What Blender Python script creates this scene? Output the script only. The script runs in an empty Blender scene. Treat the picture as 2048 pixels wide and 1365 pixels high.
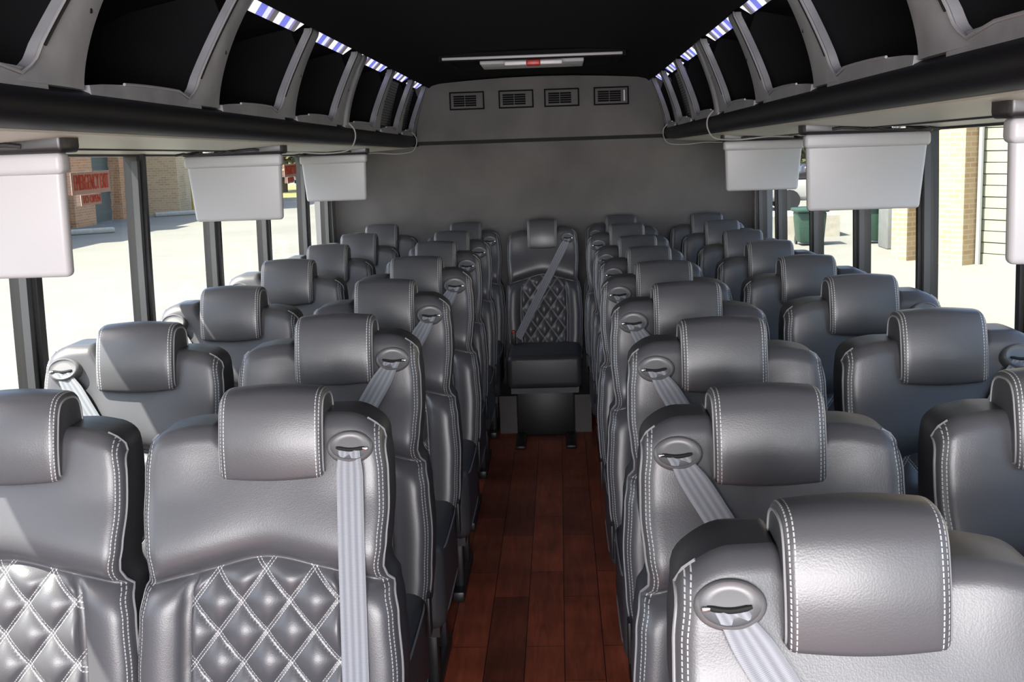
import bpy, bmesh, math, random
from mathutils import Vector, Matrix
random.seed(7)
S = bpy.context.scene
C = S.collection
PI = math.pi

# ------------------------------------------------------------------ camera
CX, CZ, YAW, PIT, ROL, FPX = 0.1038, 1.51, 0.0449, 0.1688, -0.0334, 2332.0
cy_, sy_ = math.cos(YAW), math.sin(YAW)
fw = Vector((-sy_, cy_, 0)); rt = Vector((cy_, sy_, 0)); up = Vector((0, 0, 1))
f2 = fw*math.cos(PIT) - up*math.sin(PIT); u2 = up*math.cos(PIT) + fw*math.sin(PIT)
r3 = rt*math.cos(ROL) + u2*math.sin(ROL); u3 = u2*math.cos(ROL) - rt*math.sin(ROL)
cam = bpy.data.cameras.new('camera'); camo = bpy.data.objects.new('camera', cam); C.objects.link(camo)
M = Matrix((r3, u3, -f2)).transposed().to_4x4(); M.translation = Vector((CX, 0, CZ))
camo.matrix_world = M
cam.sensor_width = 36; cam.lens = FPX/2048*36; cam.clip_start = 0.02; cam.clip_end = 500
S.camera = camo
# ------------------------------------------------------------------ world, sun, lamps, exposure
W = bpy.data.worlds.new('world'); S.world = W; W.use_nodes = True
nt = W.node_tree; nt.nodes.clear()
wo = nt.nodes.new('ShaderNodeOutputWorld'); bg = nt.nodes.new('ShaderNodeBackground')
sky = nt.nodes.new('ShaderNodeTexSky'); sky.sky_type = 'NISHITA'; sky.sun_disc = False
sky.sun_elevation = math.radians(55); sky.sun_rotation = math.radians(-120); sky.air_density = 1.0; sky.dust_density = 2.5
bg.inputs[1].default_value = 0.6
nt.links.new(sky.outputs[0], bg.inputs[0]); nt.links.new(bg.outputs[0], wo.inputs[0])
sun = bpy.data.lights.new('sun', 'SUN'); sun.energy = 18; sun.angle = math.radians(0.6); sun.color = (1, .965, .87)
suno = bpy.data.objects.new('sun', sun); C.objects.link(suno)
suno.rotation_euler = Vector((-1.0, -0.62, 1.72)).to_track_quat('Z', 'Y').to_euler()
def area(name, loc, direction, sx, sz, power, color):
    l = bpy.data.lights.new(name, 'AREA'); l.shape = 'RECTANGLE'; l.size = sx; l.size_y = sz; l.energy = power; l.color = color
    o = bpy.data.objects.new(name, l); C.objects.link(o); o.location = loc
    o.rotation_euler = Vector(direction).to_track_quat('-Z', 'Y').to_euler(); return o
area('windshield_fill', (0.0, -2.5, 1.42), (0, 1, -.06), 2.2, 0.85, 290, (1.0, .96, .97))  # added area lamp standing in for daylight from the unseen windshield
area('front_right_fill', (1.12, -0.75, 1.1), (-1, .8, -.1), 0.7, 1.3, 14, (.95, .98, 1.0))  # added fill lamp, unseen on the right behind the camera; no door built
S.view_settings.view_transform = 'Standard'; S.view_settings.look = 'None'
S.view_settings.gamma = 1; S.view_settings.use_curve_mapping = False
S.view_settings.exposure = 0.08

# ------------------------------------------------------------------ materials
def mat(name, col, rough=.5, metal=0, spec=.5, emit=None, estr=0, bump=None, colnoise=None):
    m = bpy.data.materials.new(name); m.use_nodes = True; t = m.node_tree
    b = t.nodes['Principled BSDF']
    b.inputs['Base Color'].default_value = (*col, 1); b.inputs['Roughness'].default_value = rough
    b.inputs['Metallic'].default_value = metal; b.inputs['Specular IOR Level'].default_value = spec
    if emit:
        b.inputs['Emission Color'].default_value = (*emit, 1); b.inputs['Emission Strength'].default_value = estr
    tc = None
    if bump or colnoise:
        tc = t.nodes.new('ShaderNodeTexCoord')
    if colnoise:
        sc, c2, det = colnoise
        n = t.nodes.new('ShaderNodeTexNoise'); n.inputs['Scale'].default_value = sc; n.inputs['Detail'].default_value = det
        t.links.new(tc.outputs['Object'], n.inputs['Vector'])
        r = t.nodes.new('ShaderNodeValToRGB'); r.color_ramp.elements[0].position = .35; r.color_ramp.elements[1].position = .65
        r.color_ramp.elements[0].color = (*col, 1); r.color_ramp.elements[1].color = (*c2, 1)
        t.links.new(n.outputs['Fac'], r.inputs[0]); t.links.new(r.outputs[0], b.inputs['Base Color'])
    if bump:
        sc, st, dist = bump
        n = t.nodes.new('ShaderNodeTexNoise'); n.inputs['Scale'].default_value = sc; n.inputs['Detail'].default_value = 3
        t.links.new(tc.outputs['Object'], n.inputs['Vector'])
        bm_ = t.nodes.new('ShaderNodeBump'); bm_.inputs['Strength'].default_value = st; bm_.inputs['Distance'].default_value = dist
        t.links.new(n.outputs['Fac'], bm_.inputs['Height']); t.links.new(bm_.outputs[0], b.inputs['Normal'])
    return m

class N:
    """small helper to write shader maths"""
    def __init__(s, t): s.t = t
    def m(s, op, a, b=None, c=None, clamp=False):
        n = s.t.nodes.new('ShaderNodeMath'); n.operation = op; n.use_clamp = clamp
        for i, v in enumerate((a, b, c)):
            if v is None: continue
            if isinstance(v, (int, float)): n.inputs[i].default_value = v
            else: s.t.links.new(v, n.inputs[i])
        return n.outputs[0]
    def uv(s, name):
        n = s.t.nodes.new('ShaderNodeUVMap'); n.uv_map = name
        x = s.t.nodes.new('ShaderNodeSeparateXYZ'); s.t.links.new(n.outputs[0], x.inputs[0]); return x.outputs[0], x.outputs[1]

QX, QZ, QC = .086, .108, .785      # quilting: width, height of a diamond, height of the crossing row
LEATH = (.066, .066, .073); THREAD = (.42, .42, .42)
def leather(name, quilt):
    m = mat(name, LEATH, .37, 0, .6)
    t = m.node_tree; b = t.nodes['Principled BSDF']; n = N(t)
    if quilt:
        u, v = n.uv('UVMap')
        v2 = n.m('SUBTRACT', v, QC)
        a = n.m('ADD', n.m('DIVIDE', u, QX), n.m('DIVIDE', v2, QZ)); c = n.m('SUBTRACT', n.m('DIVIDE', u, QX), n.m('DIVIDE', v2, QZ))
        lines = None
        k = QX*QZ/math.hypot(QX, QZ)
        for p, q in ((a, c), (c, a)):
            d = n.m('ABSOLUTE', n.m('MULTIPLY', n.m('SUBTRACT', n.m('FRACT', n.m('ADD', p, .5)), .5), k))
            ln = n.m('LESS_THAN', n.m('ABSOLUTE', n.m('SUBTRACT', d, .0026)), .00075)
            dash = n.m('GREATER_THAN', n.m('FRACT', n.m('MULTIPLY', q, 14)), .28)
            ln = n.m('MULTIPLY', ln, dash)
            lines = ln if lines is None else n.m('MAXIMUM', lines, ln)
    else:
        d, l = n.uv('edge')
        l1 = n.m('LESS_THAN', n.m('ABSOLUTE', n.m('SUBTRACT', d, .0075)), .0008)
        l2 = n.m('LESS_THAN', n.m('ABSOLUTE', n.m('SUBTRACT', d, .0135)), .0008)
        dash = n.m('GREATER_THAN', n.m('FRACT', n.m('MULTIPLY', l, 150)), .28)
        lines = n.m('MULTIPLY', n.m('MAXIMUM', l1, l2), dash)
    mx = t.nodes.new('ShaderNodeMix'); mx.data_type = 'RGBA'
    t.links.new(lines, mx.inputs['Factor']); mx.inputs['A'].default_value = (*LEATH, 1); mx.inputs['B'].default_value = (*THREAD, 1)
    t.links.new(mx.outputs['Result'], b.inputs['Base Color'])
    tc = t.nodes.new('ShaderNodeTexCoord'); no = t.nodes.new('ShaderNodeTexVoronoi'); no.inputs['Scale'].default_value = 420
    n2 = t.nodes.new('ShaderNodeTexNoise'); n2.inputs['Scale'].default_value = 9; n2.inputs['Detail'].default_value = 2
    t.links.new(tc.outputs['Object'], no.inputs['Vector']); t.links.new(tc.outputs['Object'], n2.inputs['Vector'])
    hgt = n.m('ADD', n.m('MULTIPLY', no.outputs['Distance'], .0004), n.m('MULTIPLY', n2.outputs['Fac'], .003))
    hgt = n.m('ADD', hgt, n.m('MULTIPLY', lines, .0012))
    bp = t.nodes.new('ShaderNodeBump'); bp.inputs['Strength'].default_value = .22; bp.inputs['Distance'].default_value = 1.0
    t.links.new(hgt, bp.inputs['Height']); t.links.new(bp.outputs[0], b.inputs['Normal'])
    return m
M_leather = leather('charcoal_leather', False); M_quilt = leather('quilted_leather', True)
M_side = mat('leather_side_panel', (.045, .046, .052), .42, bump=(300, .2, .001))
M_pipe = mat('grey_piping', (.22, .22, .23), .5)
M_belt = None
def belt_mat():
    m = mat('grey_webbing', (.20, .215, .25), .55)
    t = m.node_tree; b = t.nodes['Principled BSDF']; n = N(t)
    u, v = n.uv('UVMap')
    w = n.m('SINE', n.m('MULTIPLY', u, 2*PI*4.0)); w = n.m('MULTIPLY', n.m('ADD', w, 1), .5)
    w2 = n.m('MULTIPLY', n.m('ADD', n.m('SINE', n.m('MULTIPLY', v, 2*PI*500)), 1), .5)
    mx = t.nodes.new('ShaderNodeMix'); mx.data_type = 'RGBA'
    t.links.new(n.m('MULTIPLY', w, .8), mx.inputs['Factor']); mx.inputs['A'].default_value = (.15, .16, .18, 1); mx.inputs['B'].default_value = (.25, .265, .295, 1)
    t.links.new(mx.outputs['Result'], b.inputs['Base Color'])
    bp = t.nodes.new('ShaderNodeBump'); bp.inputs['Strength'].default_value = .5; bp.inputs['Distance'].default_value = .001
    t.links.new(n.m('ADD', w, n.m('MULTIPLY', w2, .3)), bp.inputs['Height']); t.links.new(bp.outputs[0], b.inputs['Normal'])
    return m
M_belt = belt_mat()
M_guide = mat('grey_guide_plastic', (.115, .115, .12), .36)
M_black = mat('black_plastic', (.012, .012, .014), .45)
M_vent = mat('matt_black_plastic', (.006, .006, .007), .8, spec=.1)
M_slot = mat('slot_shadow_black', (.004, .004, .004), .8)
M_chrome = mat('bright_metal', (.8, .8, .82), .15, 1)
M_red = mat('red_button', (.5, .02, .02), .4)
M_steel = mat('dark_steel', (.05, .05, .055), .4, .7)
M_fabric = mat('grey_headliner_fabric', (.095, .090, .090), .9, spec=.2, colnoise=(2.6, (.140, .133, .131), 7), bump=(220, .3, .002))
M_ceiling = mat('black_headliner_fabric', (.0085, .0085, .0095), .95, spec=.1, bump=(300, .2, .001))
M_rackgrey = mat('grey_moulded_plastic', (.23, .23, .245), .34, bump=(400, .15, .001), colnoise=(9, (.31, .31, .33), 5))
M_trimgrey = mat('grey_lip_trim', (.30, .30, .31), .35)
M_rail = mat('black_padded_vinyl', (.007, .0065, .009), .5, spec=.22, bump=(60, .1, .002))
M_cream = mat('cream_panel', (.52, .50, .43), .45)
M_wall = mat('grey_wall_panel', (.16, .16, .165), .6)
M_pillar = mat('black_window_pillar', (.012, .012, .013), .35)
M_pillar2 = mat('dark_grey_pillar_strip', (.040, .042, .046), .4)
M_case = mat('light_grey_monitor_plastic', (.43, .43, .45), .42, bump=(500, .1, .0006))
M_mount = mat('dark_monitor_mount', (.018, .016, .018), .35)
M_wire = mat('grey_wire', (.35, .34, .33), .5)
M_net = None

def glass_mat():
    m = bpy.data.materials.new('window_glass'); m.use_nodes = True; t = m.node_tree; t.nodes.clear()
    o = t.nodes.new('ShaderNodeOutputMaterial'); mx = t.nodes.new('ShaderNodeMixShader')
    tr = t.nodes.new('ShaderNodeBsdfTransparent'); tr.inputs[0].default_value = (.93, .95, .93, 1)
    gl = t.nodes.new('ShaderNodeBsdfGlossy'); gl.inputs['Roughness'].default_value = .02
    fr0 = t.nodes.new('ShaderNodeLayerWeight'); fr = t.nodes.new('ShaderNodeMath'); fr.operation = 'MULTIPLY_ADD'
    pw = t.nodes.new('ShaderNodeMath'); pw.operation = 'POWER'; pw.inputs[1].default_value = 5
    t.links.new(fr0.outputs['Facing'], pw.inputs[0]); t.links.new(pw.outputs[0], fr.inputs[0]); fr.inputs[1].default_value = .5; fr.inputs[2].default_value = .025
    t.links.new(fr.outputs[0], mx.inputs[0]); t.links.new(tr.outputs[0], mx.inputs[1]); t.links.new(gl.outputs[0], mx.inputs[2]); t.links.new(mx.outputs[0], o.inputs[0])
    return m
M_glass = glass_mat()
def net_mat():
    m = mat('perforated_grey_net', (.20, .20, .21), .5); t = m.node_tree; n = N(t); b = t.nodes['Principled BSDF']
    u, v = n.uv('UVMap')
    a = n.m('FRACT', n.m('MULTIPLY', n.m('ADD', u, v), 40)); c = n.m('FRACT', n.m('MULTIPLY', n.m('SUBTRACT', u, v), 40))
    h = n.m('MAXIMUM', n.m('LESS_THAN', a, .4), n.m('LESS_THAN', c, .4)); t.links.new(h, b.inputs['Alpha'])
    return m
M_net = net_mat()
def floor_mat():
    m = mat('red_brown_wood_plank_vinyl', (.1, .02, .01), .42, spec=.4)
    t = m.node_tree; n = N(t); b = t.nodes['Principled BSDF']
    tc = t.nodes.new('ShaderNodeTexCoord'); mp = t.nodes.new('ShaderNodeMapping'); mp.inputs['Rotation'].default_value = (0, 0, PI/2)
    mp.inputs['Location'].default_value = (0, .034, 0)
    t.links.new(tc.outputs['Object'], mp.inputs['Vector'])
    br = t.nodes.new('ShaderNodeTexBrick'); br.offset = .37; br.inputs['Scale'].default_value = 1
    br.inputs['Brick Width'].default_value = .62; br.inputs['Row Height'].default_value = .117
    br.inputs['Mortar Size'].default_value = .0013; br.inputs['Mortar Smooth'].default_value = .1; br.inputs['Bias'].default_value = 0
    br.inputs['Color1'].default_value = (.40, .095, .045, 1); br.inputs['Color2'].default_value = (.19, .048, .025, 1); br.inputs['Mortar'].default_value = (.008, .003, .002, 1)
    t.links.new(mp.outputs[0], br.inputs['Vector'])
    m2 = t.nodes.new('ShaderNodeMapping'); m2.inputs['Scale'].default_value = (22, 2.2, 1); t.links.new(tc.outputs['Object'], m2.inputs['Vector'])
    no = t.nodes.new('ShaderNodeTexNoise'); no.inputs['Scale'].default_value = 1.6; no.inputs['Detail'].default_value = 7; no.inputs['Distortion'].default_value = 1.2
    t.links.new(m2.outputs[0], no.inputs['Vector'])
    n3 = t.nodes.new('ShaderNodeTexNoise'); n3.inputs['Scale'].default_value = 6; n3.inputs['Detail'].default_value = 3; t.links.new(tc.outputs['Object'], n3.inputs['Vector'])
    fac = n.m('MULTIPLY', n.m('ADD', .35, n.m('MULTIPLY', no.outputs['Fac'], 1.3)), n.m('ADD', .45, n.m('MULTIPLY', n3.outputs['Fac'], 1.1)))
    mx = t.nodes.new('ShaderNodeVectorMath'); mx.operation = 'SCALE'
    t.links.new(br.outputs['Color'], mx.inputs[0]); t.links.new(fac, mx.inputs['Scale']); t.links.new(mx.outputs[0], b.inputs['Base Color'])
    return m
M_floor = floor_mat()
def brick_mat(name, c1, c2, mortar):
    m = mat(name, c1, .85, spec=.2); t = m.node_tree; b = t.nodes['Principled BSDF']; n = N(t)
    tc = t.nodes.new('ShaderNodeTexCoord'); s = t.nodes.new('ShaderNodeSeparateXYZ'); t.links.new(tc.outputs['Object'], s.inputs[0])
    cb = t.nodes.new('ShaderNodeCombineXYZ'); t.links.new(n.m('ADD', s.outputs[0], s.outputs[1]), cb.inputs[0]); t.links.new(s.outputs[2], cb.inputs[1])
    br = t.nodes.new('ShaderNodeTexBrick'); br.inputs['Scale'].default_value = 1; br.inputs['Brick Width'].default_value = .24; br.inputs['Row Height'].default_value = .09
    br.inputs['Mortar Size'].default_value = .012
    br.inputs['Color1'].default_value = (*c1, 1); br.inputs['Color2'].default_value = (*c2, 1); br.inputs['Mortar'].default_value = (*mortar, 1)
    t.links.new(cb.outputs[0], br.inputs['Vector']); t.links.new(br.outputs['Color'], b.inputs['Base Color'])
    return m
M_brick = brick_mat('tan_brick', (.46, .20, .08), (.33, .14, .06), (.36, .27, .18))
M_brick2 = brick_mat('pale_tan_brick', (.42, .30, .17), (.34, .225, .125), (.42, .35, .24))
M_gdoor = mat('dark_green_garage_door', (.028, .05, .045), .5)
M_gdoor2 = mat('pale_green_garage_door', (.25, .26, .19), .55)
M_asph = mat('concrete_lot', (.160, .158, .138), .9, spec=.1, colnoise=(.35, (.180, .177, .154), 8))  # the lot's own concrete tone with random mottling
M_white = mat('white_paint', (.26, .26, .245), .7)
M_conc = mat('pale_concrete', (.34, .32, .27), .9, colnoise=(9, (.28, .27, .22), 4))
M_grass = mat('dry_yellow_green_grass', (.13, .135, .03), .95, colnoise=(.8, (.20, .18, .06), 5))
M_leaf = mat('green_leaves', (.035, .05, .014), .8, colnoise=(2, (.09, .075, .025), 3))
M_bark = mat('brown_bark', (.12, .08, .05), .9)
M_bin = mat('green_bin_plastic', (.014, .045, .028), .5)
M_box = mat('grey_painted_metal', (.15, .16, .15), .6, colnoise=(5, (.13, .135, .13), 4))
M_yellow = mat('yellow_paint', (.35, .28, .05), .6)

# ------------------------------------------------------------------ mesh helpers
def link(o, parent=None):
    C.objects.link(o)
    if parent: o.parent = parent
    return o
def obj(name, verts, faces, m, parent=None, smooth=True, uvs=None, mi=None, mats=None):
    me = bpy.data.meshes.new(name); me.from_pydata([tuple(v) for v in verts], [], faces); me.update()
    for mm in (mats or [m]): me.materials.append(mm)
    if mi: me.polygons.foreach_set('material_index', mi)
    me.polygons.foreach_set('use_smooth', [smooth]*len(me.polygons))
    if uvs:
        for nm, data in uvs.items():
            l = me.uv_layers.new(name=nm)
            for i, lp in enumerate(me.loops): l.data[i].uv = data[lp.vertex_index]
    return link(bpy.data.objects.new(name, me), parent)
def sharp(o, ang=38):
    me = o.data; bm = bmesh.new(); bm.from_mesh(me); bmesh.ops.recalc_face_normals(bm, faces=bm.faces)
    for e in bm.edges:
        if len(e.link_faces) == 2 and e.calc_face_angle(0) > math.radians(ang): e.smooth = False
    bm.to_mesh(me); bm.free(); return o
class MB:
    def __init__(s): s.v = []; s.f = []
    def add(s, v, f):
        b = len(s.v); s.v += [Vector(p) for p in v]; s.f += [tuple(b+i for i in q) for q in f]; return s
    def box(s, x0, x1, y0, y1, z0, z1, fn=None):
        v = [(x, y, z) for z in (z0, z1) for y in (y0, y1) for x in (x0, x1)]
        if fn: v = [fn(*p) for p in v]
        return s.add(v, [(0, 2, 3, 1), (4, 5, 7, 6), (0, 1, 5, 4), (2, 6, 7, 3), (0, 4, 6, 2), (1, 3, 7, 5)])
    def rbox(s, x0, x1, y0, y1, z0, z1, r, seg=3, fn=None):
        bm = bmesh.new(); bmesh.ops.create_cube(bm, size=1)
        for v in bm.verts: v.co = Vector(((x0+x1)/2+v.co.x*(x1-x0), (y0+y1)/2+v.co.y*(y1-y0), (z0+z1)/2+v.co.z*(z1-z0)))
        bmesh.ops.bevel(bm, geom=list(bm.edges)+list(bm.verts), offset=r, segments=seg, profile=.5, affect='EDGES')
        bm.verts.index_update()
        v = [fn(*p.co) if fn else p.co.copy() for p in bm.verts]; f = [tuple(q.index for q in g.verts) for g in bm.faces]; bm.free()
        return s.add(v, f)
    def tube(s, pts, r, n=8, closed=False, rz=None):
        pts = [Vector(p) for p in pts]; L = len(pts); rings = []
        prev = None
        for i, p in enumerate(pts):
            a = pts[(i-1) % L] if (closed or i > 0) else p; b = pts[(i+1) % L] if (closed or i < L-1) else p
            d = (b-a).normalized()
            if prev is None: u = d.orthogonal().normalized()
            else: u = (prev - d*prev.dot(d)).normalized()
            prev = u; w = d.cross(u); rr = r[i] if isinstance(r, (list, tuple)) else r
            rings.append([p + u*rr*math.cos(2*PI*k/n) + w*rr*math.sin(2*PI*k/n) for k in range(n)])
        v = [q for ring in rings for q in ring]; f = []
        for i in range(L if closed else L-1):
            for k in range(n):
                a = i*n+k; b = i*n+(k+1) % n; c = ((i+1) % L)*n+(k+1) % n; d = ((i+1) % L)*n+k; f.append((a, b, c, d))
        if not closed: f += [tuple(range(n-1, -1, -1)), tuple((L-1)*n+k for k in range(n))]
        return s.add(v, f)
    def prism(s, sec, y0, y1, fn=None):
        """sec: list of (x,z); swept along y"""
        n = len(sec); ys = [y0, y1] if not isinstance(y0, list) else y0
        v = [(x, y, z) for y in ys for x, z in sec]
        if fn: v = [fn(*p) for p in v]
        f = [(i*n+k, i*n+(k+1) % n, (i+1)*n+(k+1) % n, (i+1)*n+k) for i in range(len(ys)-1) for k in range(n)]
        f += [tuple(range(n-1, -1, -1)), tuple((len(ys)-1)*n+k for k in range(n))]
        return s.add(v, f)
    def build(s, name, m, parent=None, smooth=True, ang=38):
        return sharp(obj(name, s.v, s.f, m, parent, smooth), ang)
def tag(o, label=None, cat=None, group=None, kind=None):
    if label: o['label'] = label
    if cat: o['category'] = cat
    if group: o['group'] = group
    if kind: o['kind'] = kind
    return o
def empty(name, loc, rz=0):
    o = bpy.data.objects.new(name, None); o.empty_display_size = .1; o.location = loc; o.rotation_euler = (0, 0, rz); return link(o)
def tz(y): return -.012*(y-4.5)
def T(x, y, z): return (x, y, z+tz(y))          # the roof drops slightly towards the rear
def sm(a, b, t):
    t = max(0, min(1, (t-a)/(b-a))); return t*t*(3-2*t)

# ------------------------------------------------------------------ bus shell
tag(MB().box(-1.30, 1.30, -2.6, 6.85, -.04, 0).build('floor', M_floor), kind='structure')
# side walls under the windows and rear quarter
for sg, nm in ((-1, 'wall_left'), (1, 'wall_right')):
    b = MB(); b.box(min(sg*1.25, sg*1.30), max(sg*1.25, sg*1.30), -2.6, 6.85, 0, .80)
    b.box(min(sg*1.22, sg*1.30), max(sg*1.22, sg*1.30), -2.6, 6.85, .78, .805)
    b.box(min(sg*1.20, sg*1.30), max(sg*1.20, sg*1.30), 6.66, 6.85, .78, 1.50, fn=T)
    b.box(min(sg*1.225, sg*1.26), max(sg*1.225, sg*1.26), -2.6, 6.85, 1.503, 1.62, fn=T)
    tag(b.build(nm, M_wall), kind='structure')
# ceiling: one arched skin over aisle and bins
half = [(0, 1.905), (.2, 1.902), (.4, 1.89), (.56, 1.872), (.60, 1.862), (.615, 1.850), (.63, 1.868), (.70, 1.872), (.90, 1.83), (1.10, 1.74), (1.20, 1.62), (1.225, 1.50)]
sec = [(-x, z) for x, z in reversed(half)] + half[1:]
out = [(x*1.02, z+.03) for x, z in reversed(sec)]
tag(MB().prism(sec+out, -2.6, 6.87, fn=T).build('ceiling', M_ceiling), kind='structure')
# rear wall, lower panel with rounded fold, upper panel leaning forward
b = MB(); b.box(-1.25, 1.25, 6.76, 6.86, 0, 1.535, fn=T); b.box(-1.25, 1.25, 6.80, 6.86, 1.5, 2.0)
tag(b.build('wall_rear', M_fabric), kind='structure')
b = MB(); n = 24; v = []
for i in range(n+1):
    x = -.70+1.4*i/n; zt = 1.895 - .035*(abs(x)/.7)**2
    yb = 6.70 + .0*x; v += [T(x, yb, 1.556), T(x, yb-.01, 1.70), T(x, yb-.03, zt), T(x, 6.80, zt), T(x, 6.80, 1.556)]
f = [(i*5+k, i*5+(k+1) % 5, (i+1)*5+(k+1) % 5, (i+1)*5+k) for i in range(n) for k in range(5)] + [(4, 3, 2, 1, 0), tuple(n*5+k for k in range(5))]
b.add(v, f); up_ = b.build('trim_1', M_fabric); tag(up_, kind='structure')
tag(MB().box(-.70, .70, 6.735, 6.80, 1.538, 1.557, fn=T).build('trim_2', M_slot), kind='structure')
for sg in (-1, 1):
    tag(MB().box(min(sg*.70, sg*1.25), max(sg*.70, sg*1.25), 6.75, 6.85, 1.53, 1.84, fn=T).build('trim_3' if sg < 0 else 'trim_4', M_ceiling), kind='structure')
# front bulkhead with windshield opening (behind the camera)
b = MB(); b.box(-1.3, 1.3, -2.66, -2.6, -.04, .95); b.box(-1.3, 1.3, -2.66, -2.6, 1.82, 1.97); b.box(-1.3, -1.15, -2.66, -2.6, .95, 1.82); b.box(1.15, 1.3, -2.66, -2.6, .95, 1.82)
tag(b.build('wall_front', M_wall), kind='structure')

# windows: pane + frame, pillars between
PY = [.42, 1.22, 2.02, 2.86, 3.67, 4.46, 5.24, 6.08, 6.66]
def wx(z): return 1.224 - .012*max(0, (z-.8)/.7)**1.6
wn = 0
for sg in (-1, 1):
    for i, y in enumerate(PY):
        b = MB(); wdt = .046 if i % 2 else .040
        zs = [.79+.72*k/8 for k in range(9)]
        for (a0, a1, d0, d1) in ((-wdt, wdt, 0.0, .042), (-.012, .012, -.012, .0)):
            vv = []
            for z in zs:
                X = wx(z)
                vv += [T(sg*(X+d0), y+a0, z), T(sg*(X+d0), y+a1, z), T(sg*(X+d1), y+a1, z), T(sg*(X+d1), y+a0, z)]
            ff = [(k*4+j, k*4+(j+1) % 4, (k+1)*4+(j+1) % 4, (k+1)*4+j) for k in range(8) for j in range(4)] + [(3, 2, 1, 0), (32, 33, 34, 35)]
            b.add(vv, ff)
        p = tag(b.build('trim_%d' % (10+i+(20 if sg > 0 else 0)), M_pillar), kind='structure')
        b = MB(); vv = []
        zs2 = [.80+.68*k/8 for k in range(9)]
        for z in zs2:
            X = wx(z)
            vv += [T(sg*(X-.003), y-wdt-.004, z), T(sg*(X-.003), y-wdt+.018, z), T(sg*(X+.016), y-wdt+.018, z), T(sg*(X+.016), y-wdt-.004, z)]
        b.add(vv, [(k*4+j, k*4+(j+1) % 4, (k+1)*4+(j+1) % 4, (k+1)*4+j) for k in range(8) for j in range(4)] + [(3, 2, 1, 0), (32, 33, 34, 35)])
        b.build('pillar_strip', M_pillar2, p)
    for y0, y1 in zip([-.38]+PY[:-1], PY):
        wn += 1; b = MB()
        y0 += .05; y1 -= .05
        for z0, z1 in ((.80, .825), (1.494, 1.502)):
            X = wx(z0)
            b.box(min(sg*X, sg*(X+.04)), max(sg*X, sg*(X+.04)), y0, y1, z0, z1, fn=T)
        w = tag(b.build('window_%d' % wn, M_pillar), kind='structure')
        vv = []
        for k in range(9):
            z = .82+.68*k/8; X = wx(z)+.028; vv += [T(sg*X, y0, z), T(sg*X, y1, z)]
        obj('pane', vv, [(2*k, 2*k+1, 2*k+3, 2*k+2) for k in range(8)], M_glass, w)

# ------------------------------------------------------------------ overhead luggage racks
DY = [1.22, 2.00, 2.80, 3.61, 4.42, 5.33, 6.06, 6.66]
def rx(z): return .700 - .062*max(0, min(1, (z-1.60)/.25))**1.35      # inner face of the dividers
def led_mat():
    m = bpy.data.materials.new('led_strip_light'); m.use_nodes = True; t = m.node_tree; n = N(t); b = t.nodes['Principled BSDF']
    tc = t.nodes.new('ShaderNodeTexCoord'); s = t.nodes.new('ShaderNodeSeparateXYZ'); t.links.new(tc.outputs['Object'], s.inputs[0])
    ax = n.m('ABSOLUTE', s.outputs[0])
    ph = n.m('FRACT', n.m('MULTIPLY', n.m('ADD', s.outputs[1], n.m('MULTIPLY', ax, 1.6)), 3.8))
    r = t.nodes.new('ShaderNodeValToRGB'); r.color_ramp.interpolation = 'CONSTANT'; e = r.color_ramp.elements
    e[0].position = 0; e[0].color = (.10, .09, .09, 1); e[1].position = .18; e[1].color = (.95, .95, 1, 1)
    for p, c in ((.46, (.16, .18, .75, 1)), (.72, (.75, .78, 1, 1)), (.9, (.22, .18, .45, 1))):
        q = e.new(p); q.color = c
    t.links.new(ph, r.inputs[0]); t.links.new(r.outputs[0], b.inputs['Emission Color']); b.inputs['Emission Strength'].default_value = 1.0
    b.inputs['Base Color'].default_value = (.3, .3, .32, 1); return m
M_led = led_mat()
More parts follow.
